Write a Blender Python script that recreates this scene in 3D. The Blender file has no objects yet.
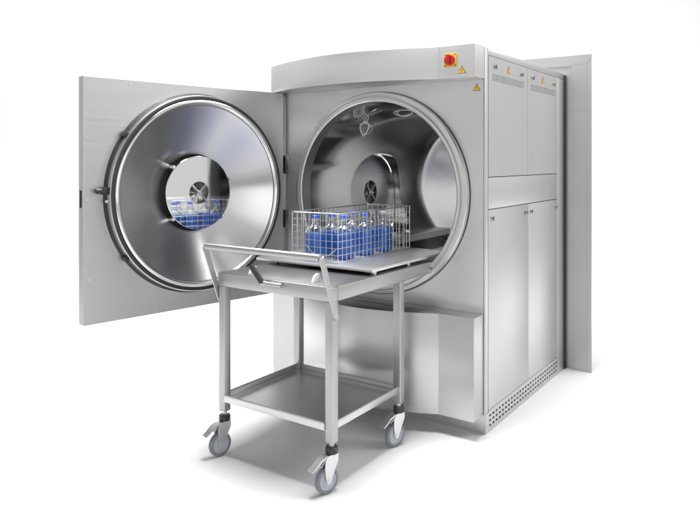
import bpy, bmesh, math, random
from mathutils import Vector, Matrix
random.seed(4)
PI = math.pi
sc = bpy.context.scene
COL = sc.collection

# ------------------------------------------------------------------ helpers
ROOT = {}          # root empty name -> location

def root_of(o):
    while o.parent: o = o.parent
    return o

def thing(name, label, cat, loc=(0, 0, 0), rz=0.0, group=None):
    o = bpy.data.objects.new(name, None); COL.objects.link(o)
    o.empty_display_size = 0.1
    o.location = loc; o.rotation_euler = (0, 0, rz)
    o['label'] = label; o['category'] = cat
    if group: o['group'] = group
    return o

def obj(name, bm, mat, parent=None, smooth=38, offset=None, label=None):
    """Link bm as one mesh object. offset: vector subtracted from the vertices (world -> local of the root)."""
    if offset is not None:
        bmesh.ops.translate(bm, verts=bm.verts, vec=-Vector(offset))
    bmesh.ops.remove_doubles(bm, verts=bm.verts, dist=1e-6)
    me = bpy.data.meshes.new(name); bm.to_mesh(me); bm.free()
    if smooth:
        me.polygons.foreach_set('use_smooth', [True] * len(me.polygons))
        me.set_sharp_from_angle(angle=math.radians(smooth))
    mats = mat if isinstance(mat, (list, tuple)) else [mat]
    for m in mats: me.materials.append(m)
    o = bpy.data.objects.new(name, me); COL.objects.link(o)
    if parent: o.parent = parent
    if label: o['label'] = label
    return o

def NB(): return bmesh.new()

def box(bm, x0, x1, y0, y1, z0, z1, bev=0.0, seg=2, M=None, mi=0):
    r = bmesh.ops.create_cube(bm, size=1.0)
    vs = r['verts']
    for v in vs:
        v.co = Vector((x0 + (v.co.x + .5) * (x1 - x0), y0 + (v.co.y + .5) * (y1 - y0), z0 + (v.co.z + .5) * (z1 - z0)))
    fs = set(f for v in vs for f in v.link_faces)
    if bev > 0:
        es = list(set(e for v in vs for e in v.link_edges))
        q = bmesh.ops.bevel(bm, geom=es, offset=bev, segments=seg, profile=0.5, affect='EDGES')
        vs = list(set(v for f in q['faces'] for v in f.verts) | set(v for v in vs if v.is_valid))
        fs = set(f for v in vs for f in v.link_faces)
    for f in fs: f.material_index = mi
    if M is not None:
        for v in vs: v.co = M @ v.co
    return vs

def lathe(bm, prof, axis='y', c=(0, 0, 0), seg=96, loop=False, M=None, a0=0.0, a1=2 * PI, mi=0):
    """prof: list of (r, h). axis y: circle in xz, h along y. axis z: circle in xy, h along z. axis x likewise."""
    full = abs((a1 - a0) - 2 * PI) < 1e-6
    n = seg if full else seg + 1
    rings = []
    for (r, h) in prof:
        if r < 1e-6:
            p = {'y': (0, h, 0), 'z': (0, 0, h), 'x': (h, 0, 0)}[axis]
            v = bm.verts.new(Vector(p) + Vector(c)); rings.append([v]); continue
        ring = []
        for i in range(n):
            t = a0 + (a1 - a0) * i / seg
            a, b = r * math.cos(t), r * math.sin(t)
            p = {'y': (a, h, b), 'z': (a, b, h), 'x': (h, a, b)}[axis]
            ring.append(bm.verts.new(Vector(p) + Vector(c)))
        rings.append(ring)
    pairs = list(zip(rings[:-1], rings[1:]))
    if loop: pairs.append((rings[-1], rings[0]))
    fs = []
    for A, B in pairs:
        m = n if full else n - 1
        for i in range(m):
            j = (i + 1) % n
            if len(A) == 1 and len(B) == 1: continue
            if len(A) == 1: fs.append(bm.faces.new((A[0], B[i], B[j])))
            elif len(B) == 1: fs.append(bm.faces.new((A[i], B[0], A[j])))
            else: fs.append(bm.faces.new((A[i], B[i], B[j], A[j])))
    for f in fs: f.material_index = mi
    if M is not None:
        for R in rings:
            for v in R: v.co = M @ v.co
    bmesh.ops.recalc_face_normals(bm, faces=fs)
    return fs

def tube(bm, pts, r, seg=8, closed=False, mi=0, cap=True):
    pts = [Vector(p) for p in pts]
    n = len(pts); rings = []; fs = []
    up = None
    for i, p in enumerate(pts):
        if closed: d = (pts[(i + 1) % n] - pts[i - 1]).normalized()
        elif i == 0: d = (pts[1] - pts[0]).normalized()
        elif i == n - 1: d = (pts[-1] - pts[-2]).normalized()
        else: d = ((pts[i + 1] - p).normalized() + (p - pts[i - 1]).normalized()).normalized()
        if up is None:
            up = Vector((0, 0, 1)) if abs(d.z) < .9 else Vector((1, 0, 0))
        a = d.cross(up).normalized(); up = a.cross(d).normalized()
        rings.append([bm.verts.new(p + r * (math.cos(2 * PI * k / seg) * a + math.sin(2 * PI * k / seg) * up)) for k in range(seg)])
    m = n if closed else n - 1
    for i in range(m):
        A, B = rings[i], rings[(i + 1) % n]
        for k in range(seg):
            fs.append(bm.faces.new((A[k], A[(k + 1) % seg], B[(k + 1) % seg], B[k])))
    if cap and not closed:
        fs.append(bm.faces.new(list(reversed(rings[0])))); fs.append(bm.faces.new(rings[-1]))
    for f in fs: f.material_index = mi
    bmesh.ops.recalc_face_normals(bm, faces=fs)

def prism(bm, outline, z0, z1, bev=0.0, mi=0):
    """outline: xy points, extruded z0..z1"""
    A = [bm.verts.new((x, y, z0)) for x, y in outline]; B = [bm.verts.new((x, y, z1)) for x, y in outline]
    n = len(A)
    fs = [bm.faces.new(list(reversed(A))), bm.faces.new(B)]
    for i in range(n): fs.append(bm.faces.new((A[i], A[(i + 1) % n], B[(i + 1) % n], B[i])))
    bmesh.ops.recalc_face_normals(bm, faces=fs)
    for f in fs: f.material_index = mi
    if bev:
        es = [e for f in fs[:2] for e in f.edges]
        bmesh.ops.bevel(bm, geom=list(set(es)), offset=bev, segments=2, profile=.5, affect='EDGES')
    return A + B

def extrude_poly(bm, P3, d, mi=0):
    """closed planar polygon (3d points) extruded by vector d"""
    d = Vector(d)
    A = [bm.verts.new(Vector(p)) for p in P3]; B = [bm.verts.new(Vector(p) + d) for p in P3]
    n = len(A)
    fs = [bm.faces.new(list(reversed(A))), bm.faces.new(B)]
    for i in range(n): fs.append(bm.faces.new((A[i], A[(i + 1) % n], B[(i + 1) % n], B[i])))
    bmesh.ops.recalc_face_normals(bm, faces=fs)
    for f in fs: f.material_index = mi
    return fs

def holed_panel(bm, x0, x1, z0, z1, cx, cz, R, y0, y1, seg=128):
    """rectangular sheet in xz with a round hole, front y0, back y1"""
    angs = [2 * PI * i / seg for i in range(seg)]
    for px, pz in ((x0, z0), (x1, z0), (x1, z1), (x0, z1)):
        angs.append(math.atan2(pz - cz, px - cx) % (2 * PI))
    angs = sorted(set(round(a, 6) for a in angs))
    def hit(a):
        c, s = math.cos(a), math.sin(a); t = 1e9
        if c > 1e-9: t = min(t, (x1 - cx) / c)
        if c < -1e-9: t = min(t, (x0 - cx) / c)
        if s > 1e-9: t = min(t, (z1 - cz) / s)
        if s < -1e-9: t = min(t, (z0 - cz) / s)
        return cx + t * c, cz + t * s
    L = []
    for y in (y0, y1):
        I = [bm.verts.new((cx + R * math.cos(a), y, cz + R * math.sin(a))) for a in angs]
        O = [bm.verts.new((hit(a)[0], y, hit(a)[1])) for a in angs]
        L.append((I, O))
    n = len(angs)
    for i in range(n):
        j = (i + 1) % n
        (I0, O0), (I1, O1) = L
        bm.faces.new((I0[i], I0[j], O0[j], O0[i])); bm.faces.new((I1[i], O1[i], O1[j], I1[j]))
        bm.faces.new((O0[i], O0[j], O1[j], O1[i])); bm.faces.new((I0[i], I1[i], I1[j], I0[j]))
    bmesh.ops.recalc_face_normals(bm, faces=bm.faces)

def perforated(bm, o, U, V, N, cols, rows, hw, hh, round_=False, stagger=False, depth=.006):
    """sheet with real holes. o origin, U, V full edge vectors, N outward unit; hw,hh = hole half size as fraction of the cell"""
    o, U, V, N = Vector(o), Vector(U), Vector(V), Vector(N)
    du, dv = U / cols, V / rows
    sq = [(-.5, -.5), (0, -.5), (.5, -.5), (.5, 0), (.5, .5), (0, .5), (-.5, .5), (-.5, 0)]
    for r in range(rows):
        for c in range(cols):
            ctr = o + du * (c + .5) + dv * (r + .5)
            out = [bm.verts.new(ctr + du * a + dv * b) for a, b in sq]
            inn = []; deep = []
            for a, b in sq:
                if round_:
                    l = math.hypot(a, b); a2, b2 = a / l * hw, b / l * hh
                else: a2, b2 = a * 2 * hw, b * 2 * hh
                sh = (.22 if r % 2 else -.22) if stagger else 0
                p = ctr + du * (a2 + sh) + dv * b2
                inn.append(bm.verts.new(p)); deep.append(bm.verts.new(p - N * depth))
            for i in range(8):
                j = (i + 1) % 8
                bm.faces.new((out[i], out[j], inn[j], inn[i]))
                f = bm.faces.new((inn[i], inn[j], deep[j], deep[i])); f.material_index = 1
            f = bm.faces.new(deep); f.material_index = 1
    bmesh.ops.recalc_face_normals(bm, faces=bm.faces)

# ------------------------------------------------------------------ materials
def nodes_of(name):
    m = bpy.data.materials.new(name); m.use_nodes = True
    nt = m.node_tree; b = nt.nodes['Principled BSDF']
    return m, nt, b

def ramp(nt, fac, lo, hi, p0=.3, p1=.7):
    r = nt.nodes.new('ShaderNodeMapRange'); r.inputs['From Min'].default_value = p0; r.inputs['From Max'].default_value = p1
    r.inputs['To Min'].default_value = lo; r.inputs['To Max'].default_value = hi
    nt.links.new(fac, r.inputs['Value']); return r.outputs['Result']

def steel(name, base=(.60, .595, .585), rough=.28, grain=(3, 3, 900), aniso=0.0, radial=None, drough=.06, bump=.0, tint=.05, rot=0.0):
    m, nt, b = nodes_of(name)
    g_ = sum(base) / 3; base = tuple(g_ + (c - g_) * .45 for c in base)
    N, Lk = nt.nodes, nt.links
    b.inputs['Metallic'].default_value = 1.0
    tc = N.new('ShaderNodeTexCoord')
    mp = N.new('ShaderNodeMapping'); mp.inputs['Scale'].default_value = grain
    Lk.new(tc.outputs['Object'], mp.inputs['Vector'])
    no = N.new('ShaderNodeTexNoise'); no.inputs['Scale'].default_value = 1.0; no.inputs['Detail'].default_value = 3.0
    Lk.new(mp.outputs['Vector'], no.inputs['Vector'])
    no2 = N.new('ShaderNodeTexNoise'); no2.inputs['Scale'].default_value = 3.1; no2.inputs['Detail'].default_value = 3.0
    Lk.new(tc.outputs['Object'], no2.inputs['Vector'])
    ad = N.new('ShaderNodeMath'); ad.operation = 'ADD'
    Lk.new(ramp(nt, no.outputs['Fac'], rough - drough, rough + drough), ad.inputs[0])
    Lk.new(ramp(nt, no2.outputs['Fac'], -.015, .015), ad.inputs[1])
    Lk.new(ad.outputs[0], b.inputs['Roughness'])
    mx = N.new('ShaderNodeMix'); mx.data_type = 'RGBA'
    mx.inputs['A'].default_value = tuple(c * (1 - tint) for c in base) + (1,)
    mx.inputs['B'].default_value = tuple(min(1, c * (1 + tint)) for c in base) + (1,)
    Lk.new(no.outputs['Fac'], mx.inputs['Factor'])
    Lk.new(mx.outputs['Result'], b.inputs['Base Color'])
    if aniso:
        b.inputs['Anisotropic'].default_value = aniso
        b.inputs['Anisotropic Rotation'].default_value = rot
        if radial:
            tg = N.new('ShaderNodeTangent'); tg.direction_type = 'RADIAL'; tg.axis = radial
            Lk.new(tg.outputs['Tangent'], b.inputs['Tangent'])
    if bump:
        bp = N.new('ShaderNodeBump'); bp.inputs['Strength'].default_value = bump; bp.inputs['Distance'].default_value = .001
        Lk.new(no.outputs['Fac'], bp.inputs['Height']); Lk.new(bp.outputs['Normal'], b.inputs['Normal'])
    return m

def plain(name, col, rough=.5, metal=0.0, var=.08, scale=40, spec=.5):
    m, nt, b = nodes_of(name)
    tc = nt.nodes.new('ShaderNodeTexCoord'); no = nt.nodes.new('ShaderNodeTexNoise')
    no.inputs['Scale'].default_value = scale; no.inputs['Detail'].default_value = 4
    nt.links.new(tc.outputs['Object'], no.inputs['Vector'])
    mx = nt.nodes.new('ShaderNodeMix'); mx.data_type = 'RGBA'
    mx.inputs['A'].default_value = tuple(c * (1 - var) for c in col) + (1,)
    mx.inputs['B'].default_value = tuple(min(1, c * (1 + var)) for c in col) + (1,)
    nt.links.new(no.outputs['Fac'], mx.inputs['Factor']); nt.links.new(mx.outputs['Result'], b.inputs['Base Color'])
    nt.links.new(ramp(nt, no.outputs['Fac'], max(0, rough - .05), rough + .05), b.inputs['Roughness'])
    b.inputs['Metallic'].default_value = metal
    b.inputs['Specular IOR Level'].default_value = spec
    return m

S_FRONT = steel('brushed_steel_front', base=(.64, .635, .625), rough=.40, grain=(1.2, 1.2, 240), drough=.04, tint=.06)          # grain runs along x (horizontal)
S_SIDE = steel('brushed_steel_side', base=(.60, .596, .59), rough=.42, grain=(1.2, 240, 1.2), drough=.035, tint=.05)            # grain runs up the side panels
S_HEAD = steel('brushed_steel_header', base=(.69, .685, .675), rough=.40, grain=(1.2, 1.2, 240), drough=.03, tint=.05)
S_TUBE = steel('satin_steel_tube', base=(.46, .453, .443), rough=.40, grain=(200, 200, 4), drough=.03, tint=.02)
S_CLAD = steel('cladding_steel', base=(.50, .497, .49), rough=.36, grain=(420, 1.2, 1.2), drough=.025, tint=.02)
S_FASC = steel('fascia_steel', base=(.55, .548, .543), rough=.325, grain=(1.2, 1.2, 240), drough=.02, tint=.05)
S_PLATE = steel('fan_plate_steel', base=(.66, .65, .635), rough=.18, grain=(2, 2, 300), drough=.02, tint=.02)
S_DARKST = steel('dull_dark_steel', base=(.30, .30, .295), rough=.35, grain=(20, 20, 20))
S_SHEET = steel('brushed_steel_sheet', base=(.62, .615, .605), rough=.345, grain=(300, 2, 300), drough=.025, tint=.02)
S_DISH = steel('circular_brushed_dish', base=(.68, .675, .665), rough=.225, grain=(8, 8, 8), aniso=.88, radial='Y', rot=.25, drough=.01, tint=.02)
S_CHAM = steel('polished_chamber_steel', base=(.71, .70, .685), rough=.10, grain=(6, 6, 6), aniso=.5, radial='Y', rot=.25, drough=.012, tint=.02)
S_REAR = steel('rear_dish_steel', base=(.78, .775, .765), rough=.22, grain=(8, 8, 8), drough=.02, tint=.02)
S_MIRR = steel('mirror_polished_steel', base=(.74, .74, .74), rough=.05, grain=(4, 4, 4), drough=.015, tint=.02)
S_RING = steel('machined_ring_steel', base=(.64, .635, .62), rough=.34, grain=(4, 60, 4), drough=.02, tint=.02)
S_LIP = steel('bright_turned_lip', base=(.78, .78, .78), rough=.16, grain=(4, 40, 4))
CHROME = steel('bright_wire_steel', base=(.80, .80, .79), rough=.36, grain=(20, 20, 20), drough=.03)
ZINC = steel('zinc_plated_steel', base=(.66, .67, .68), rough=.37, grain=(60, 60, 60), drough=.04, tint=.1)
RUBBER = plain('black_gasket_rubber', (.018, .018, .018), .55)
BLACK = plain('black_plastic', (.02, .02, .021), .42)
DARK = plain('dark_opening', (.010, .010, .010), .8)
GREYRUB = plain('grey_wheel_rubber', (.20, .215, .235), .6)
GREYPL = plain('grey_wheel_core', (.42, .45, .50), .5)
WHITEPL = plain('white_plastic', (.62, .62, .61), .5)
YELLOW = plain('yellow_enamel', (.80, .42, .01), .4, var=.04)
RED = plain('red_plastic', (.42, .012, .015), .35)
CAPBLUE = plain('blue_cap_plastic', (.03, .12, .75), .4)
CAPGREY = plain('pale_cap_plastic', (.62, .64, .68), .4)
PROBE = plain('white_cable_sheath', (.70, .70, .66), .45)

def glass_mat():
    m, nt, b = nodes_of('clear_bottle_glass')
    b.inputs['Base Color'].default_value = (.97, .985, 1, 1); b.inputs['Roughness'].default_value = .01
    b.inputs['IOR'].default_value = 1.46; b.inputs['Transmission Weight'].default_value = 1.0
    return m
GLASS = glass_mat()
def liquid_mat():
    m, nt, b = nodes_of('blue_liquid')
    tc = nt.nodes.new('ShaderNodeTexCoord'); no = nt.nodes.new('ShaderNodeTexNoise'); no.inputs['Scale'].default_value = 18
    nt.links.new(tc.outputs['Object'], no.inputs['Vector'])
    mx = nt.nodes.new('ShaderNodeMix'); mx.data_type = 'RGBA'
    mx.inputs['A'].default_value = (.05, .26, 1.0, 1); mx.inputs['B'].default_value = (.11, .36, 1.0, 1)
    nt.links.new(no.outputs['Fac'], mx.inputs['Factor']); nt.links.new(mx.outputs['Result'], b.inputs['Base Color'])
    b.inputs['Roughness'].default_value = .03; b.inputs['IOR'].default_value = 1.33
    b.inputs['Transmission Weight'].default_value = .42
    return m
LIQ = liquid_mat()

# ------------------------------------------------------------------ setting: white seamless studio floor
bm = NB()
G = 60
prof = [(-9.0, 0.0), (7.0, 0.0)] + [(7.0 + 2.5 * math.sin(a), 2.5 - 2.5 * math.cos(a)) for a in [PI / 2 * k / 14 for k in range(1, 15)]] + [(9.5, 7.0)]
rows = []
# the sweep is laid across the line of sight (turned by 34.6 degrees)
yaw = math.atan2(460, 668)
Rz = Matrix.Rotation(yaw, 3, 'Z')
for (d, z) in prof:
    rows.append([bm.verts.new(Rz @ Vector((x, d - 1.0, 0)) + Vector((0, 0, z))) for x in (-12, -4, 4, 12)])
for A, B in zip(rows[:-1], rows[1:]):
    for i in range(3): bm.faces.new((A[i], A[i + 1], B[i + 1], B[i]))
PAPER = plain('white_paper_sweep', (.66, .66, .66), .75, var=.01, scale=3, spec=.2)
fl = obj('studio_floor', bm, PAPER, smooth=60)
fl['kind'] = 'structure'

# ------------------------------------------------------------------ AUTOCLAVE
AC = thing('autoclave', 'large brushed steel autoclave with its round chamber door swung open', 'autoclave', (-.70, .70, 0))
OFF = Vector((-.70, .70, 0))
def A(name, bm, mat, parent=None, **k):
    return obj(name, bm, mat, parent or AC, offset=OFF, **k)

CX, CZ, CR = -.640, 1.200, .500          # chamber axis and radius
W0, W1 = -1.405, 0.0
TOP = 1.947
DEP = 1.286

# front panel with the round opening
bm = NB(); holed_panel(bm, W0, -.012, .10, 1.93, CX, CZ, .522, 0.0, .003)
front = A('front_panel', bm, S_FRONT)
# return flange at left of the front
bm = NB(); box(bm, W0, W0 + .003, .0035, .9, .10, 1.93); A('left_side_panel', bm, S_SIDE)
# plinth front
bm = NB(); box(bm, W0 + .0005, -.0065, .005, .009, 0.0, .0985); A('plinth', bm, S_FRONT)

# corner post (right front) + side frame
bm = NB()
box(bm, -.0095, 0.0, -.004, .034, .104, TOP, .002)
box(bm, -.012, 0.0, .036, DEP, 1.912, TOP, .002)                # top rail
box(bm, -.030, 0.0, 1.150, DEP, .002, 1.910, .002)              # rear post
A('side_frame', bm, S_SIDE)
bm = NB(); box(bm, -.024, -.0102, .004, 1.149, .104, 1.909); A('side_backing', bm, DARK)
bm = NB(); box(bm, W0 + .01, -.013, .02, DEP, TOP - .012, TOP - .004); A('top_cover', bm, S_SHEET)

# side panels:   upper (two), middle strip, lower doors (two)
def knob(parent, y, z, lever=False):
    bm = NB()
    lathe(bm, [(.0001, .0), (.011, .0), (.011, .004), (.008, .007), (.0001, .007)], 'x', (.0005, y, z), 20)
    box(bm, .0078, .013, y - .0025, y + .0025, z - .014, z + .010, .001)
    A('quarter_turn_lock', bm, S_DARKST, parent)

def triangle(parent, c, U, V, N, s):
    """warning sign: yellow triangle, black border and a black exclamation mark"""
    c, U, V, N = Vector(c), Vector(U), Vector(V), Vector(N)
    bm = NB()
    def tri(k, h, mi, t0):
        P = [c + U * (s * k * math.sin(a)) + V * (s * k * math.cos(a) * 1.0) + N * t0 for a in (0, 2 * PI / 3, 4 * PI / 3)]
        extrude_poly(bm, P, N * h, mi)
    tri(.66, .0006, 1, .0); tri(.54, .0005, 0, .0007)
    def q(pts, t0):
        extrude_poly(bm, [c + U * (a * s) + V * (b * s) + N * t0 for a, b in pts], N * .0004, 1)
    q([(-.035, .27), (.06, .27), (.02, .08), (.09, .08), (-.03, -.20), (.0, -.02), (-.07, -.02)], .0013)   # lightning bolt
    return A('warning_sticker', bm, [YELLOW, BLACK], parent)

for (ya, yb, va, vb, ks, tri_y) in ((.038, .6015, .085, .545, (.120, .506), .312), (.6045, 1.148, .655, 1.110, (.690, 1.075), .873)):
    bm = NB()
    # panel pieces round the vent so that the vent is a real perforated field
    z0, z1 = 1.2945, 1.910; vz0, vz1 = 1.786, 1.824
    x = (-.006, .0)
    box(bm, *x, ya, va, z0, z1); box(bm, *x, vb, yb, z0, z1)
    box(bm, *x, va, vb, z0, vz0); box(bm, *x, va, vb, vz1, z1)
    up = A('upper_side_panel', bm, S_SIDE, smooth=0)
    bm = NB()
    perforated(bm, (-.0004, va, vz0), (0, vb - va, 0), (0, 0, vz1 - vz0), (1, 0, 0), 22, 4, .27, .32, True, True, .005)
    A('vent', bm, [S_SIDE, DARK], up, smooth=0)
    for ky in ks: knob(up, ky, 1.862)
    triangle(up, (.0006, tri_y, 1.862), (0, 1, 0), (0, 0, 1), (1, 0, 0), .042)
bm = NB(); box(bm, -.006, -.0005, .038, 1.148, 1.1305, 1.2905, .0008); A('middle_side_panel', bm, S_SIDE)
for (ya, yb, ks) in ((.038, .6165, (.081, .575)), (.6195, 1.148, (.66, 1.118))):
    bm = NB(); box(bm, -.006, .0, ya, yb, .112, 1.1265, .0012)
    ld = A('lower_service_door', bm, S_SIDE)
    for ky in ks: knob(ld, ky, 1.083)
# perforated plinth
bm = NB(); box(bm, -.006, .0, .0, .036, .0, .1025); box(bm, -.006, 0, 1.1505, DEP - .02, .0, .0015)
box(bm, -.006, .0, .036, 1.1495, .0, .020); box(bm, -.006, .0, .036, 1.1495, .094, .110)
pl = A('plinth_grille', bm, S_SIDE, smooth=0)
bm = NB(); perforated(bm, (-.0003, .036, .020), (0, 1.1135, 0), (0, 0, .074), (1, 0, 0), 26, 3, .26, .20, False, False, .006)
A('slot_field', bm, [S_SIDE, DARK], pl, smooth=0)

# dark seal at the rear + wall cladding frame
bm = NB(); box(bm, -.03, .006, DEP + .001, DEP + .035, .0, TOP - .006, .002); A('rear_seal', bm, RUBBER)
ry = DEP + .037
bm = NB(); holed_panel(bm, -1.46, .050, 0.0, 2.005, CX, CZ, .53, ry, ry + .02)
rear = A('rear_wall_flange', bm, S_CLAD, smooth=0)
bm = NB(); lathe(bm, [(.545, ry + .0205), (.545, ry + .24), (.0001, ry + .24)], 'y', (CX, 0, CZ), 64); A('rear_drum', bm, S_SHEET, rear)
bm = NB()
# cladding frame: flat face, then a bevel running outwards and back, then a return behind it
fy = ry - .016
xs = (-1.40 - .16, -1.40 - .13); xi0, xi1 = -1.46, .046
xo1, xo2 = .143, .1745
zt0, zt1, yb_ = 2.006, 2.068, fy + .002
def quad(*P): bm.faces.new([bm.verts.new(p) for p in P])
Lx = -1.56
# right upright: inner return, face, bevel, back return
quad((xi1, ry + .001, 0), (xi1, fy, 0), (xi1, fy, zt0), (xi1, ry + .001, zt0))
quad((xi1, fy, 0), (xo1, fy, 0), (xo1, fy, zt0), (xi1, fy, zt0))
quad((xo1, fy, 0), (xo2, yb_, 0), (xo2, yb_, zt1), (xo1, fy, zt0))
quad((xo2, yb_, 0), (xo2 - .09, yb_ + .12, 0), (xo2 - .09, yb_ + .12, zt1 - .05), (xo2, yb_, zt1))
# left upright
quad((Lx + .03, fy, 0), (xi0, fy, 0), (xi0, fy, zt0), (Lx + .03, fy, zt0))
quad((Lx, yb_, 0), (Lx + .03, fy, 0), (Lx + .03, fy, zt0), (Lx, yb_, zt1))
# head: bevel and back return, soffit over the flange
quad((Lx + .03, fy, zt0), (xo1, fy, zt0), (xo2, yb_, zt1), (Lx, yb_, zt1))
quad((Lx, yb_, zt1), (xo2, yb_, zt1), (xo2 - .09, yb_ + .12, zt1 - .05), (Lx + .05, yb_ + .12, zt1 - .05))
bmesh.ops.remove_doubles(bm, verts=bm.verts, dist=1e-5)
A('cladding_frame', bm, S_CLAD, rear, smooth=10)
bm = NB(); box(bm, xi1 + .002, xo1 - .001, fy - .0006, fy + .0006, 1.7035, 1.7055); A('cladding_joint', bm, S_DARKST, rear)
bm = NB(); extrude_poly(bm, [(xo1, fy - .0006, zt0), (xo1 + .0014, fy - .0006, zt0 - .001), (xo2 - .0002, fy + .0012, zt1 - .003), (xo2 - .001, fy + .0012, zt1 - .0015)], (0, .0016, 0))
box(bm, xo1 - .0006, xo1 + .0006, fy - .0006, fy + .001, .002, zt0); box(bm, xi1 + .001, xo1, fy - .0006, fy + .001, zt0 - .0006, zt0 + .0006); A('mitre_joint', bm, S_DARKST, rear)

# header and lower fascia (bowed)
def bow(xr, xl, yr, yl, ymax, n=28):
    """smooth bow between right end (xr,yr) and left end (xl,yl) with depth ymax"""
    out = []
    for i in range(n + 1):
        t = i / n
        x = xr + (xl - xr) * t
        y = yr + (yl - yr) * t + ymax * math.sin(PI * t) ** .95 if 0 < t < 1 else (yr if t == 0 else yl)
        out.append((x, y))
    return out
hp = [(-.004, -.004), (-.004, -.120), (-.2, -.120)] + bow(-.205, -1.375, -.121, -.055, -.150)[0:] + [(-1.385, -.045), (-1.385, -.004)]
bm = NB(); prism(bm, hp, 1.788, TOP + .003, .0015)
head = A('header_fascia', bm, S_HEAD, smooth=25)
fp = [(-.010, -.003), (-.010, -.120), (-.2, -.120)] + bow(-.205, -1.19, -.122, -.04, -.155) + [(-1.195, -.003)]
bm = NB(); prism(bm, fp, .098, .606, .0015)
A('lower_fascia', bm, S_FASC, smooth=25)
# vertical joint in both fascias where the bowed sheet meets the flat box
bm = NB(); box(bm, -.2022, -.2008, -.1225, -.1195, 1.790, TOP + .001); A('joint', bm, S_SHEET, head)

# main switch on the header
sx, sz, sy = -.135, 1.877, -.121
bm = NB(); box(bm, sx - .034, sx + .034, sy - .006, sy, sz - .034, sz + .034, .002)
for dx in (-1, 1):
    for dz in (-1, 1): lathe(bm, [(.004, sy - .0064), (.0001, sy - .0064)], 'y', (sx + dx * .027, 0, sz + dz * .027), 10, mi=1)
A('switch_plate', bm, [YELLOW, BLACK], head)
bm = NB(); lathe(bm, [(.027, sy - .0065), (.027, sy - .018), (.025, sy - .021), (.0001, sy - .021)], 'y', (sx, 0, sz), 40)
box(bm, sx - .0075, sx + .0075, sy - .036, sy - .0215, sz - .026, sz + .026, .003)
A('switch_knob', bm, RED, head)
triangle(head, (-.074, -.1206, 1.820), (1, 0, 0), (0, 0, 1), (0, -1, 0), .038)
triangle(front, (-.049, -.0006, 1.743), (1, 0, 0), (0, 0, 1), (0, -1, 0), .038)

# chamber ring
bm = NB()
lathe(bm, [(.556, -.0005), (.556, -.034), (.552, -.040), (.532, -.043), (.529, -.038), (.524, -.037), (.521, -.046), (.508, -.048), (.502, -.044), (.500, .030), (.521, .030), (.521, -.0005)], 'y', (CX, 0, CZ), 144, loop=True)
ring = A('chamber_ring', bm, S_RING, smooth=30)
bm = NB()
lathe(bm, [(.5566, -.0006), (.559, -.0006), (.559, -.003), (.5566, -.003)], 'y', (CX, 0, CZ), 144, loop=True)
A('seam_gasket', bm, RUBBER, ring)
bm = NB()
# safety latch let into the ring, upper left
for a in (math.radians(143),):
    c = Vector((CX + .541 * math.cos(a), -.0425, CZ + .541 * math.sin(a)))
    M = Matrix.Translation(c) @ Matrix.Rotation(-(a - PI / 2), 4, 'Y')
    box(bm, -.055, .055, -.003, .004, -.005, .005, .001, M=M)
A('latch_strip', bm, S_SHEET, ring)

# chamber barrel (one wall with thickness)
yb = 1.425
bm = NB()
lathe(bm, [(CR, .0305), (CR, yb), (CR + .012, yb), (CR + .012, .0305)], 'y', (CX, 0, CZ), 144, loop=True)
cham = A('chamber', bm, S_CHAM, smooth=30)
# rear door: dished head with a central deflector plate
bm = NB()
lathe(bm, [(CR - .001, yb - .004), (.488, yb - .002), (.44, yb + .020), (.36, yb + .052), (.28, yb + .078), (.215, yb + .095), (.215, yb + .13), (.0001, yb + .13)], 'y', (CX, 0, CZ), 128)
rd = A('rear_door', bm, S_REAR, cham, smooth=35)
bm = NB(); lathe(bm, [(.0001, yb + .062), (.205, yb + .062), (.205, yb + .066), (.0001, yb + .066)], 'y', (CX, 0, CZ), 96)
A('rear_deflector', bm, S_MIRR, cham)
bm = NB(); lathe(bm, [(.490, yb - .010), (.494, yb - .013), (.4985, yb - .010), (.4985, yb - .006), (.490, yb - .006)], 'y', (CX, 0, CZ), 128, loop=True)
A('rear_rim', bm, S_LIP, cham)
# arched niche in the left chamber wall with a fan plate at its back
px = -1.192
yc, zc, hwid = .79, 1.08, .325
fyc, fzc, fr = .785, 1.156, .081
N_ = 120
def arch_pts(gr=0.0):
    out = []
    for i in range(N_):
        a = 2 * PI * i / N_
        c, s = math.cos(a), math.sin(a)
        k = 1.0 / (abs(c) ** 2.6 + abs(s) ** 2.6) ** (1 / 2.6)
        out.append((yc + (hwid + gr) * k * c + (-.02 * s), zc + ((.345 if s > 0 else .26) + gr) * k * s))
    return out
outer = arch_pts()
bm = NB(); extrude_poly(bm, [(-1.35, y, z) for y, z in outer], (.55, 0, 0))
cut = obj('niche_cutter', bm, DARK, smooth=0)
bo = cham.modifiers.new('niche', 'BOOLEAN'); bo.operation = 'DIFFERENCE'; bo.solver = 'EXACT'; bo.object = cut
bpy.context.view_layer.update()
me2 = bpy.data.meshes.new_from_object(cham.evaluated_get(bpy.context.evaluated_depsgraph_get()))
cham.modifiers.clear(); cham.data = me2; me2.set_sharp_from_angle(angle=math.radians(30))
bpy.data.objects.remove(cut, do_unlink=True)
# niche side wall from the barrel back to the plate
bm = NB()
A_ = []; B_ = []
for (y, z) in outer:
    A_.append(bm.verts.new((CX - math.sqrt(CR ** 2 - (z - CZ) ** 2) - .0005, y, z))); B_.append(bm.verts.new((px - .004, y, z)))
for i in range(N_):
    j = (i + 1) % N_; bm.faces.new((A_[i], A_[j], B_[j], B_[i]))
bmesh.ops.recalc_face_normals(bm, faces=bm.faces)
A('fan_niche', bm, S_CHAM, cham, smooth=50)
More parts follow.
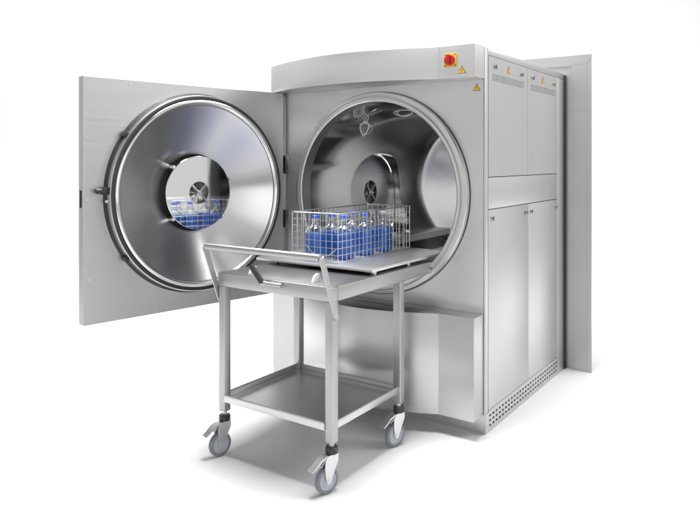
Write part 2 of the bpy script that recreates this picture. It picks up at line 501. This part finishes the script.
# hole points matched by angle about the fan centre
bm = NB()
F0 = []; F1 = []
outer2 = arch_pts(-.006)
for i in range(N_):
    a = math.atan2(outer2[i][1] - fzc, outer2[i][0] - fyc)
    hy, hz = fyc + fr * math.cos(a), fzc + fr * math.sin(a)
    for L, p in ((F0, outer2[i]), (F1, (hy, hz))): L.append(bm.verts.new((px, p[0], p[1])))
for i in range(N_):
    j = (i + 1) % N_
    bm.faces.new((F0[i], F0[j], F1[j], F1[i]))
bmesh.ops.recalc_face_normals(bm, faces=bm.faces)
fpl = A('fan_plate', bm, S_PLATE, cham, smooth=30)
def fan(axis_obj, M, r, parent, localize, name='fan_grille'):
    """X-shaped guard and hub; built in a local frame: disc in xz, facing -y"""
    bm = NB()
    for k in range(2):
        R = Matrix.Rotation(PI / 4 + k * PI / 2, 4, 'Y')
        box(bm, -r * 1.02, r * 1.02, -.004 - .001 * k, .002, -r * .075, r * .075, .001, M=M @ R)
    lathe(bm, [(.0001, -.008), (r * .2, -.008), (r * .24, -.004), (r * .24, .004), (.0001, .004)], 'y', (0, 0, 0), 24, M=M)
    g = localize(name, bm, ZINC, parent)
    bm = NB()
    for k in range(8):
        R = Matrix.Rotation(2 * PI * k / 8 + .2, 4, 'Y') @ Matrix.Translation((r * .55, .025, 0)) @ Matrix.Rotation(.6, 4, 'X')
        box(bm, -r * .36, r * .36, -.001, .001, -r * .17, r * .17, 0, M=M @ R)
    lathe(bm, [(.0001, .012), (r * .25, .012), (r * .25, .04), (.0001, .04)], 'y', (0, 0, 0), 20, M=M)
    return g, localize('fan_wheel', bm, S_SHEET, parent)
Mf = Matrix.Translation((px, fyc, fzc)) @ Matrix.Rotation(PI / 2, 4, 'Z')     # -y -> +x
fan(None, Mf, fr, cham, lambda n, b, m, p: A(n, b, m, p))
# dark recess behind the fan plate
bm = NB(); lathe(bm, [(.10, px - .008), (.10, px - .075), (.0001, px - .075)], 'x', (0, fyc, fzc), 40); A('fan_duct', bm, S_TUBE, cham)
# loading rails inside the chamber
bm = NB()
for s in (-1, 1):
    x0, x1 = CX + s * .27 - .10, CX + s * .27 + .10
    if s < 0: x0, x1 = CX - .40, CX - .22
    else: x0, x1 = CX + .22, CX + .40
    box(bm, x0, x1, .05, 1.36, .872, .876, .001)
    box(bm, (x0 if s > 0 else x1 - .004), (x0 + .004 if s > 0 else x1), .05, 1.36, .834, .8715)
A('loading_rails', bm, S_SHEET, cham)

bm = NB(); lathe(bm, [(CR - .004, .06), (CR - .004, 1.39)], 'y', (CX, 0, CZ), 40, a0=math.radians(270 - 42), a1=math.radians(270 + 42)); A('added_dark_liner', bm, S_DARKST, cham)  # unseen dark sheet, added so the chamber ceiling reflects something dark
# hinge post and hinges
bm = NB(); box(bm, -1.350, -1.318, -.020, -.0005, .60, 1.775, .003); A('hinge_post', bm, S_FRONT)
for hz in (1.352, 1.022):
    bm = NB(); box(bm, -1.330, -1.270, -.012, -.0008, hz - .055, hz + .055, .003)
    h = A('hinge', bm, S_DARKST)
    for k in (-1, 1):
        bm = NB()
        zk = hz + k * .030
        lathe(bm, [(.0001, zk - .018), (.012, zk - .018), (.014, zk - .016), (.014, zk + .016), (.012, zk + .018), (.0001, zk + .018)], 'z', (-1.318, -.030, 0), 20)
        A('hinge_knuckle', bm, BLACK, h)
    bm = NB(); lathe(bm, [(.0001, hz - .012), (.006, hz - .012), (.006, hz + .012), (.0001, hz + .012)], 'z', (-1.318, -.030, 0), 14); A('hinge_pin', bm, CHROME, h)

# ---- the open door: a part with its own frame (x = free edge to hinge, -y = inner face)
door_ang = math.radians(11.0)
def DOBJ(name, bm, mat, parent, **k): return obj(name, bm, mat, parent, **k)
U0, U1, DZ0, DZ1 = -1.232, -.006, .580, 1.787
dcx, dcz = -.594, 1.2015
TH = .056
bm = NB(); holed_panel(bm, U0, U1, DZ0, DZ1, dcx, dcz, .498, 0.0, TH + .0, 128)
es = [e for e in bm.edges if e.is_boundary is False and len(e.link_faces) == 2 and e.calc_face_angle(0) > 1.2 and
      all((abs(v.co.x - U0) < 1e-4 or abs(v.co.x - U1) < 1e-4 or abs(v.co.z - DZ0) < 1e-4 or abs(v.co.z - DZ1) < 1e-4) for v in e.verts)]
bmesh.ops.bevel(bm, geom=es, offset=.004, segments=3, profile=.5, affect='EDGES')
S_DOOR = steel('brushed_steel_door', base=(.50, .498, .49), rough=.40, grain=(1.2, 1.2, 240), drough=.04, tint=.06)
door = obj('door', bm, S_DOOR, AC, smooth=0)
door.location = Vector((-1.30, -.02, 0)) - OFF
door.rotation_euler = (0, 0, PI / 2 - door_ang)
D = lambda name, bm, mat, **k: obj(name, bm, mat, door, **k)
bm = NB(); box(bm, U0 + .01, U1 - .01, TH + .0005, TH + .016, DZ0 + .01, DZ1 - .01, .004); D('door_skin', bm, S_DOOR)
# protruding locking ring over a dark shadow gap
bm = NB(); lathe(bm, [(.503, -.0135), (.5275, -.0135), (.540, -.0015), (.541, -.0004)], 'y', (dcx, 0, dcz), 128); D('shadow_gap', bm, RUBBER)
bm = NB(); lathe(bm, [(.499, -.014), (.526, -.014), (.528, -.016), (.528, -.050), (.526, -.0525), (.499, -.0525)], 'y', (dcx, 0, dcz), 144, loop=True); D('locking_ring', bm, S_RING, smooth=25)
bm = NB(); lathe(bm, [(.523, -.0528), (.523, -.056), (.519, -.0585), (.509, -.0585), (.506, -.056), (.506, -.0528)], 'y', (dcx, 0, dcz), 144, loop=True); D('door_gasket', bm, RUBBER, smooth=50)
bm = NB(); lathe(bm, [(.4985, -.050), (.5055, -.0527), (.5055, -.058), (.500, -.0635), (.488, -.0635), (.481, -.059), (.476, -.050), (.474, -.030), (.4985, -.030)], 'y', (dcx, 0, dcz), 144, loop=True); D('door_lip', bm, S_LIP, smooth=50)
dp = [(.4745, -.046)]
for k in range(1, 25):
    t = k / 24; r = .4745 - t * (.4745 - .212); dp.append((r, -.046 + .094 * (.6 * t + .4 * math.sin(t * PI / 2))))
dp += [(.212, .053), (.0001, .053)]
bm = NB(); lathe(bm, dp[:-2], 'y', (dcx, 0, dcz), 144); D('door_dish', bm, S_DISH, smooth=45)
bm = NB(); lathe(bm, [(.2118, .0482), (.2118, .0545), (.0001, .0545)], 'y', (dcx, 0, dcz), 96); D('dish_recess', bm, DARK)
# mirror-polished deflector plate floating before the recess, with fan opening
bm = NB(); lathe(bm, [(.061, -.001), (.199, -.001), (.2005, .0005), (.2005, .003), (.061, .003)], 'y', (dcx, 0, dcz), 112, loop=True); D('deflector_plate', bm, S_MIRR, smooth=30)
fan(None, Matrix.Translation((dcx, 0, dcz)), .060, door, lambda n, b, m, p: obj(n, b, m, p))
bm = NB(); lathe(bm, [(.0001, .044), (.066, .044), (.066, .004)], 'y', (dcx, 0, dcz), 40); D('fan_duct', bm, S_TUBE)
for a in (math.radians(137), math.radians(222), math.radians(20), math.radians(-45)):
    bm = NB(); M = Matrix.Translation((dcx + .205 * math.cos(a), .020, dcz + .205 * math.sin(a))) @ Matrix.Rotation(-a, 4, 'Y')
    box(bm, -.018, .006, -.017, .027, -.009, .009, .001, M=M); D('spacer', bm, CHROME)
# proximity latch and cable lugs on the ring
bm = NB()
M = Matrix.Translation((dcx - .545, -.020, dcz + .028))
lathe(bm, [(.0001, -.040), (.012, -.040), (.013, -.036), (.013, .016), (.0001, .016)], 'x', (0, 0, 0), 18, M=M)
box(bm, -.012, .014, -.014, .014, -.018, .018, .004, M=M)
D('latch_sensor', bm, BLACK)
bm = NB(); box(bm, dcx - .540, dcx - .5285, -.034, -.018, dcz - .030, dcz - .018, .002); D('sensor_tab', bm, WHITEPL)
for a in (math.radians(145), math.radians(216)):
    bm = NB(); M = Matrix.Translation((dcx + .535 * math.cos(a), -.017, dcz + .535 * math.sin(a))) @ Matrix.Rotation(-a, 4, 'Y')
    box(bm, -.006, .010, -.016, .010, -.016, .016, .003, M=M); D('ring_clip', bm, BLACK)
bm = NB(); box(bm, U0 - .0012, U0 + .002, .018, .040, 1.148, 1.233, .0005); D('latch_slot', bm, DARK)
for (u, z) in ((-.995, 1.765), (-1.212, 1.49), (-1.205, .80), (-.85, .60), (-.30, 1.765), (-1.212, 1.186)):
    bm = NB(); lathe(bm, [(.005, -.0003), (.0045, -.002), (.0001, -.0022)], 'y', (u, 0, z), 14); D('screw', bm, ZINC)

# ------------------------------------------------------------------ sensor cables hanging in the chamber
def coil(name, label, c, rx, rz, tilt, n, hang):
    t = thing(name, label, 'cable', c, 0, 'coiled sensor cables in the chamber')
    for k in range(n):
        bm = NB()
        pts = []
        dy = random.uniform(-.02, .02); ph = random.uniform(-.35, .35)
        for i in range(28):
            a = 2 * PI * i / 28
            p = Vector((rx * (1 + .12 * k) * math.cos(a), dy + .012 * math.sin(2 * a + ph), rz * (1 - .1 * k) * math.sin(a)))
            p.rotate(Matrix.Rotation(tilt + ph * .5, 3, 'Y')); pts.append(p)
        tube(bm, pts, .0019, 6, closed=True); obj('cable_loop', bm, PROBE, t)
    bm = NB()
    for k, (x0, x1) in enumerate(hang):
        tube(bm, [(x0, .0, rz * .8), (x0 * .6 + x1 * .4, .008, rz * .8 + .03), (x1, .0, rz * .8 + .07 + .012 * k)], .0022, 6)
    obj('cable_end', bm, PROBE, t)
    return t
coil('sensor_cable', 'pale coiled cable hanging down from the upper left of the round chamber', (-.885, .25, 1.568), .024, .046, .35, 4, [(-.01, -.022), (.0, .002), (.012, .022)])
coil('sensor_cable', 'pale looped cable tucked against the top middle of the round chamber', (-.612, .25, 1.655),   .050, .020, .12, 3, [(.03, .055)])

# ------------------------------------------------------------------ TROLLEY
TR = thing('transport_trolley', 'stainless steel loading trolley on castors standing in front of the open chamber', 'trolley', (-.613, -.62, 0))
TO = Vector((-.613, -.62, 0))
T = lambda name, bm, mat, parent=None, **k: obj(name, bm, mat, parent or TR, offset=TO, **k)
TX0, TX1, TY0, TY1, TZ = -.945, -.280, -.918, -.030, .852
LW = .020
LX = (TX0 + .022, TX1 - .022); LY = (TY0 + .022, -.345)
for x in LX:
    for y in LY:
        bm = NB(); box(bm, x - LW, x + LW, y - LW, y + LW, .208, .7915, .003, 3)
        box(bm, x - LW + .002, x + LW - .002, y - LW + .002, y + LW - .002, .2055, .2079)
        T('leg', bm, S_TUBE)
BH = .060
bm = NB()
box(bm, TX0, TX1, TY0, TY0 + .040, TZ - BH, TZ, .003)                              # front beam
box(bm, TX0, TX0 + .040, TY0 + .0402, TY1, TZ - BH, TZ, .003)                    # side beams
box(bm, TX1 - .040, TX1, TY0 + .0402, TY1, TZ - BH, TZ, .003)
box(bm, TX0 + .0402, TX1 - .0402, -.365, -.325, TZ - BH, TZ - .004, .003)
T('top_frame', bm, S_TUBE)
S_TOP = steel('trolley_top_sheet', base=(.29, .287, .282), rough=.35, grain=(300, 2, 300), drough=.025, tint=.03)
bm = NB(); box(bm, TX0 + .003, TX1 - .003, TY0 + .004, TY1 - .06, TZ + .0003, TZ + .0025, .0008)
T('top_sheet', bm, S_TOP)
# docking ends
for x in (TX0 + .020, TX1 - .020):
    bm = NB(); box(bm, x - .012, x + .012, TY1 + .0005, TY1 + .030, TZ - .045, TZ - .012, .004); T('docking_peg', bm, ZINC)
# shelf with raised rim
SX0, SX1, SY0, SY1, SZ = LX[0] - .010, LX[1] + .010, TY0 - .002, LY[1] + .004, .255
bm = NB()
box(bm, SX0 + .0035, SX1 - .0035, SY0 + .0035, SY1 - .0035, SZ, SZ + .003)
T_ = .003
zz = SZ + .030
for (a, b, c, d) in ((LX[0] + LW + .0005, LX[1] - LW - .0005, SY0, SY0 + T_), (LX[0] + LW + .0005, LX[1] - LW - .0005, SY1 - T_, SY1), (SX0, SX0 + T_, LY[0] + LW + .0005, LY[1] - LW - .0005), (SX1 - T_, SX1, LY[0] + LW + .0005, LY[1] - LW - .0005)):
    box(bm, a, b, c, d, SZ, zz, .001)
sh = T('shelf', bm, S_SHEET)
bm = NB()   # rolled hem along the rim
for P in (((LX[0] + LW + .001, SY0 + .004), (LX[1] - LW - .001, SY0 + .004)), ((LX[0] + LW + .001, SY1 - .004), (LX[1] - LW - .001, SY1 - .004)),
          ((SX0 + .004, LY[0] + LW + .001), (SX0 + .004, LY[1] - LW - .001)), ((SX1 - .004, LY[0] + LW + .001), (SX1 - .004, LY[1] - LW - .001))):
    tube(bm, [P[0] + (zz,), P[1] + (zz,)], .004, 8)
T('rim_hem', bm, S_TUBE, sh)
# push handle: round bar on two flat raked arms
hxl, hxr, hy, hz = LX[0] - .006, LX[1] + .006, -1.000, .985
bm = NB(); tube(bm, [(hxl - .012, hy, hz), (hxr + .012, hy, hz)], .0145, 18)
hb = T('push_handle', bm, S_TUBE)
for x in (LX[0] - LW - .008, LX[1] + LW + .002):
    bm = NB()
    P = [(x, LY[0] - .022, .715), (x, LY[0] + .012, .735), (x, hy + .016, hz + .002), (x, hy - .012, hz + .006)]
    P = [(x, hy - .013, hz - .004), (x, LY[0] - .016, .722), (x, LY[0] + .004, .712), (x, LY[0] + .012, .724), (x, hy + .014, hz + .006)]
    extrude_poly(bm, P, (.006, 0, 0)); T('handle_arm', bm, S_TUBE, hb)
# crank lever with black grip
bm = NB()
lathe(bm, [(.0001, -.066), (.009, -.066), (.011, -.062), (.011, -.040), (.009, -.036), (.009, .05), (.0001, .05)], 'x', (-.585, TY0 - .026, .838), 18)
box(bm, -.652, -.640, TY0 - .036, TY0 - .016, .826, .850, .004)
tube(bm, [(-.560, TY0 - .026, .838), (-.560, TY0 + .002, .838)], .010, 14)
cr = T('release_lever', bm, S_TUBE)
bm = NB(); a0, a1 = Vector((-.645, TY0 - .028, .842)), Vector((-.692, TY0 - .050, .918))
tube(bm, [a0, a0.lerp(a1, .06), a0.lerp(a1, .94), a1], .0130, 14); T('lever_grip', bm, BLACK, cr)
# white stop tabs
for x in (-.795, -.428):
    bm = NB()
    extrude_poly(bm, [(x, TY0 + .045, TZ + .0030), (x, TY0 + .075, TZ + .0030), (x, TY0 + .092, TZ + .034), (x, TY0 + .078, TZ + .036), (x, TY0 + .058, TZ + .026)], (.012, 0, 0))
    T('stop_tab', bm, WHITEPL)
# castors
def castor(x, y, ang):
    """root part = swivel housing; fork, wheel, brake are its sub-parts. ang: direction of trail"""
    M = Matrix.Translation((x, y, 0)) @ Matrix.Rotation(ang, 4, 'Z')     # local x = trail direction, wheel axle along local y
    bm = NB(); lathe(bm, [(.0001, .160), (.024, .160), (.027, .164), (.027, .184), (.023, .188), (.0001, .188)], 'z', (0, 0, 0), 32, M=M)
    c = T('castor', bm, BLACK)
    bm = NB(); lathe(bm, [(.0001, .1885), (.013, .1885), (.013, .192), (.009, .194), (.009, .2050), (.0001, .2050)], 'z', (0, 0, 0), 20, M=M); T('stem', bm, ZINC, c)
    wr, wc = .056, (.026, 0, .056)
    # tyre
    bm = NB(); lathe(bm, [(.041, -.0125), (.050, -.0125), (.054, -.0105), (wr, -.006), (wr, .006), (.054, .0105), (.050, .0125), (.041, .0125)], 'y', wc, 48, loop=True, M=M); wt = T('wheel', bm, GREYRUB, c, smooth=50)
    bm = NB(); lathe(bm, [(.0405, -.011), (.034, -.011), (.031, -.007), (.018, -.007), (.014, -.013), (.0001, -.013)], 'y', wc, 40, M=M)
    lathe(bm, [(.0405, .011), (.034, .011), (.031, .007), (.018, .007), (.014, .013), (.0001, .013)], 'y', wc, 40, M=M)
    lathe(bm, [(.0405, -.011), (.0405, .011)], 'y', wc, 40, M=M)
    T('wheel_hub', bm, GREYPL, c)
    # fork
    bm = NB()
    for s in (-1, 1):
        y0 = s * .0165
        prof = [(-.024, .159), (.030, .159), (.044, .135), (.046, .100), (.038, .050), (.028, .042), (.016, .048), (-.004, .095), (-.022, .130)]
        extrude_poly(bm, [M @ Vector((a, y0 - .001, b)) for a, b in prof], M.to_3x3() @ Vector((0, .002, 0)))
    box(bm, -.024, .040, -.0154, .0154, .1535, .1585, .0015, M=M)
    # mudguard shaped crown
    seg = [(.030, .1535), (.050, .142), (.066, .122)]
    for (ax, az), (bx_, bz) in zip(seg[:-1], seg[1:]):
        extrude_poly(bm, [M @ Vector(p) for p in ((ax, -.019, az), (bx_, -.019, bz), (bx_, -.019, bz + .003), (ax, -.019, az + .003))], M.to_3x3() @ Vector((0, .038, 0)))
    lathe(bm, [(.0001, -.020), (.008, -.020), (.008, .020), (.0001, .020)], 'y', wc, 14, M=M)
    T('fork', bm, ZINC, c)
    # brake pedal
    bm = NB()
    P = [(.036, .152), (.060, .143), (.092, .118), (.108, .110), (.109, .113), (.094, .123), (.064, .149), (.040, .158)]
    extrude_poly(bm, [M @ Vector((a, -.017, b)) for a, b in P], M.to_3x3() @ Vector((0, .034, 0)))
    b = T('brake_pedal', bm, ZINC, c)
    return c
cang = math.radians(-109)
for x in LX:
    for y in LY:
        castor(x, y, cang + random.uniform(-.06, .06) + (math.radians(8) if x < -.6 else 0))

S_TRAY = steel('tray_steel', base=(.74, .735, .73), rough=.35, grain=(300, 2, 300), drough=.025, tint=.03)
# ------------------------------------------------------------------ TRAY resting on the trolley
TRY = thing('loading_tray', 'flat steel loading tray carrying the wire basket, its far end reaching into the chamber', 'tray', (-.635, -.23, .855))
YO = Vector((-.635, -.23, .855))
Y = lambda name, bm, mat, parent=None, **k: obj(name, bm, mat, parent or TRY, offset=YO, **k)
ax0, ax1, ay0, ay1, az = -.985, -.283, -.612, .155, .886
bm = NB(); box(bm, ax0, ax1, ay0, ay1, az - .014, az, .002); Y('plate', bm, S_TRAY)
for x in (ax0 + .07, ax1 - .05):
    bm = NB(); box(bm, x - .012, x + .012, ay0 + .03, ay1 - .03, .864, .8715, .001); rr = Y('runner', bm, S_SHEET)
    for y in (ay0 + .05, -.25, ay1 - .06):
        bm = NB(); lathe(bm, [(.0001, -.010), (.011, -.010), (.012, -.008), (.012, .008), (.011, .010), (.0001, .010)], 'x', (x + .024, y, .8635), 20); Y('roller', bm, ZINC, rr)

# ------------------------------------------------------------------ WIRE BASKET
BK = thing('wire_basket', 'rectangular stainless wire basket holding bottles of blue liquid on the tray', 'basket', (-.650, -.215, .8865))
BO = Vector((-.650, -.215, .8865))
Bk = lambda name, bm, mat, parent=None, **k: obj(name, bm, mat, parent or BK, offset=BO, **k)
bx0, bx1, by0, by1, bz0, bz1 = -.790, -.510, -.560, .130, .8905, 1.122
wr = .0014
def wires(fixed, axis, name):
    bm = NB()
    nz = 7
    if axis == 'y':       # wall running along y at x = fixed
        for k in range(nz + 1):
            z = bz0 + (bz1 - bz0) * k / nz
            if 0 < k < nz: tube(bm, [(fixed, by0, z), (fixed, by1, z)], wr, 6)
        n = 19
        for k in range(1, n):
            y = by0 + (by1 - by0) * k / n; tube(bm, [(fixed, y, bz0), (fixed, y, bz1)], wr, 6)
    else:
        for k in range(1, nz):
            z = bz0 + (bz1 - bz0) * k / nz; tube(bm, [(bx0, fixed, z), (bx1, fixed, z)], wr, 6)
        n = 8
        for k in range(1, n):
            x = bx0 + (bx1 - bx0) * k / n; tube(bm, [(x, fixed, bz0), (x, fixed, bz1)], wr, 6)
    return Bk(name, bm, CHROME)
for f in (bx0, bx1): wires(f, 'y', 'side_mesh')
for f in (by0, by1): wires(f, 'x', 'end_mesh')
bm = NB()
for k in range(0, 9):
    x = bx0 + (bx1 - bx0) * k / 8; tube(bm, [(x, by0, bz0), (x, by1, bz0)], wr, 6)
for k in range(0, 20):
    y = by0 + (by1 - by0) * k / 19; tube(bm, [(bx0, y, bz0 - .0012), (bx1, y, bz0 - .0012)], wr, 6)
Bk('floor_mesh', bm, CHROME)
bm = NB()
def rect(z): return [(bx0, by0, z), (bx1, by0, z), (bx1, by1, z), (bx0, by1, z)]
def rloop(z, r):
    P = rect(z); out = []
    for i in range(4):
        a, b = Vector(P[i]), Vector(P[(i + 1) % 4])
        d = (b - a).normalized() * .012
        out += [a + d, b - d]
    tube(bm, out, r, 8, closed=True)
rloop(bz1, .0032)
for (x, y) in ((bx0, by0), (bx1, by0), (bx1, by1), (bx0, by1)): tube(bm, [(x * .998 + .002 * -.65, y, bz0), (x * .998 + .002 * -.65, y, bz1)], .0022, 6)
rloop(bz0, .0026)
Bk('rim', bm, CHROME)
# bent carrying handle dropped against the front mesh
bm = NB()
tube(bm, [(-.70, by0 - .005, bz0 + .075), (-.655, by0 - .006, bz0 + .035), (-.62, by0 - .006, bz0 + .028), (-.56, by0 - .006, bz0 + .030), (-.52, by0 - .005, bz0 + .062)], .0022, 6)
Bk('drop_handle', bm, CHROME)

# ------------------------------------------------------------------ BOTTLES
ZB = bz0 + .0021
def make_bottle(name, label):
    t = thing(name, label, 'bottle', (0, 0, ZB), 0, 'bottles of blue liquid in the basket')
    R = .0495; w = .0028
    outer = [(.0001, .002), (.040, .0), (.0455, .001), (R, .006), (R, .130), (.0478, .139), (.040, .151), (.028, .160), (.0185, .167), (.0165, .173), (.0165, .181), (.0185, .183), (.0185, .186), (.0155, .187), (.0155, .206)]
    inner = [(.0130, .206), (.0130, .172), (.0155, .1645), (.026, .157), (.038, .148), (.045, .138), (R - w, .129), (R - w, .008), (.042, .0045), (.0001, .006)]
    bm = NB(); lathe(bm, outer + inner, 'z', (0, 0, 0), 36); g = obj('glass_body', bm, GLASS, t, smooth=60)
    bm = NB(); lathe(bm, [(.0001, .0055), (.0422, .0042), (R - w + .0004, .0078), (R - w + .0004, .1275), (R - w - .001, .1262), (.0001, .1260)], 'z', (0, 0, 0), 36); obj('liquid', bm, LIQ, t, smooth=60)
    bm = NB()
    prof = [(.0001, .2125), (.0155, .2125), (.0172, .2110), (.0176, .209), (.0176, .1995), (.0168, .199), (.0160, .1985), (.0160, .2075), (.0001, .2075)]
    lathe(bm, prof, 'z', (0, 0, 0), 36)
    for k in range(28):
        a = 2 * PI * k / 28; M = Matrix.Rotation(a, 4, 'Z')
        box(bm, .0172, .0183, -.0009, .0009, .2005, .2090, 0, M=M)
    obj('screw_cap', bm, CAPBLUE, t, smooth=40)
    return t
def dup(root, loc, rz, label, capmat=None):
    r = root.copy(); COL.objects.link(r); r.location = loc; r.rotation_euler = (0, 0, rz); r['label'] = label
    for ch in list(root.children):
        c = ch.copy(); COL.objects.link(c); c.parent = r
        if capmat and ch.name.startswith('screw_cap'):
            c.data = ch.data.copy(); c.data.materials[0] = capmat
    return r
SPOTS = [((-.692, -.500), 'blue-capped bottle of blue liquid standing alone nearest the left front corner of the basket'),
         ((-.672, -.385), 'blue-capped bottle of blue liquid half hidden behind the bottle at the near right basket corner'),
         ((-.5635, -.432), 'blue-capped bottle of blue liquid filling the near right corner of the wire basket'),
         ((-.674, -.195), 'blue-capped bottle of blue liquid mostly hidden, left one in the middle of the basket'),
         ((-.566, -.245), 'blue-capped bottle of blue liquid against the right mesh in the middle of the basket'),
         ((-.672, -.010), 'pale-capped bottle of blue liquid hidden behind the last bottle at the far right'),
         ((-.5645, -.065), 'pale-capped bottle of blue liquid rightmost in view, nearest the chamber')]
b0 = make_bottle('reagent_bottle', SPOTS[0][1]); b0.location = (SPOTS[0][0][0], SPOTS[0][0][1], ZB)
for i, (p, lab) in enumerate(SPOTS[1:]):
    dup(b0, (p[0], p[1], ZB), random.uniform(0, 6), lab, CAPGREY if i >= 4 else None)

# ------------------------------------------------------------------ light
w = bpy.data.worlds.new('World'); sc.world = w; w.use_nodes = True
nt = w.node_tree; bg = nt.nodes['Background']
tc = nt.nodes.new('ShaderNodeTexCoord'); sp = nt.nodes.new('ShaderNodeSeparateXYZ'); nt.links.new(tc.outputs['Generated'], sp.inputs[0])
# elevation falloff: bright white walls of the studio, darker ceiling
cr_ = nt.nodes.new('ShaderNodeValToRGB'); cr_.color_ramp.interpolation = 'EASE'
el = cr_.color_ramp.elements
el[0].position = 0.0; el[0].color = (1.0, 1.0, 1.0, 1); el[1].position = 1.0; el[1].color = (.10, .10, .105, 1)
e = el.new(.30); e.color = (.95, .95, .95, 1); e = el.new(.60); e.color = (.12, .12, .125, 1)
nt.links.new(sp.outputs['Z'], cr_.inputs['Fac'])
# darker studio behind the camera
dt = nt.nodes.new('ShaderNodeVectorMath'); dt.operation = 'DOT_PRODUCT'; dt.inputs[1].default_value = (-math.sin(yaw), math.cos(yaw), 0)
nt.links.new(tc.outputs['Generated'], dt.inputs[0])
mr = nt.nodes.new('ShaderNodeMapRange'); mr.interpolation_type = 'SMOOTHSTEP'
mr.inputs['From Min'].default_value = -.75; mr.inputs['From Max'].default_value = .25; mr.inputs['To Min'].default_value = 1.0; mr.inputs['To Max'].default_value = 1.0
nt.links.new(dt.outputs['Value'], mr.inputs['Value'])
mu = nt.nodes.new('ShaderNodeVectorMath'); mu.operation = 'SCALE'
nt.links.new(cr_.outputs['Color'], mu.inputs[0]); nt.links.new(mr.outputs['Result'], mu.inputs['Scale'])
nt.links.new(mu.outputs['Vector'], bg.inputs['Color']); bg.inputs['Strength'].default_value = .82

def area(name, loc, target, sx, sy, power, col=(1, 1, 1)):
    l = bpy.data.lights.new(name, 'AREA'); l.shape = 'RECTANGLE'; l.size = sx; l.size_y = sy; l.energy = power; l.color = col
    o = bpy.data.objects.new(name, l); COL.objects.link(o); o.location = loc
    o.rotation_euler = (Vector(target) - Vector(loc)).to_track_quat('-Z', 'Y').to_euler()
    return o
area('overhead_softbox', (-.4, -.75, 5.2), (-.4, -.7, 0), 1.5, 1.5, 375)
area('right_front_softbox', (3.6, -3.3, 1.9), (-1.0, .1, 1.15), 2.0, 2.4, 30)
area('left_floor_fill', (-3.9, .6, 4.9), (-2.4, -.4, 0), 2.6, 2.6, 395)  # added fill, lifts the door's shadow off the left floor
area('right_floor_fill', (3.7, 2.7, 4.9), (1.3, 1.5, 0), 3.0, 3.0, 230)  # invented fill that whitens the shaded floor right of the machine
area('backdrop_fill_left', (-6.0, 2.0, 5.2), (-7.0, 5.6, 1.5), 5.0, 2.0, 360)  # added only to bring the left of the sweep up to white
area('backdrop_fill_right', (1.5, 4.2, 5.2), (-.5, 8.0, 1.0), 5.0, 2.0, 340)  # extra light put in so the right of the sweep turns white

# ------------------------------------------------------------------ camera
cd = bpy.data.cameras.new('Camera'); cam = bpy.data.objects.new('Camera', cd); COL.objects.link(cam); sc.camera = cam
cam.location = (1.3394, -3.1448, 1.38); cam.rotation_euler = (PI / 2, 0, yaw)
cd.sensor_width = 36; cd.lens = 36 * 668 / 700
cd.shift_x = 0; cd.shift_y = -(265.5 - 160) / 700
cd.clip_end = 200; cd.clip_start = .05

sc.view_settings.view_transform = 'Standard'; sc.view_settings.look = 'None'
sc.view_settings.exposure = 0; sc.view_settings.gamma = 1
cy = sc.cycles
cy.max_bounces = 14; cy.glossy_bounces = 8; cy.transmission_bounces = 12; cy.diffuse_bounces = 4
cy.use_denoising = True; cy.sample_clamp_indirect = 6; cy.caustics_reflective = True; cy.caustics_refractive = True
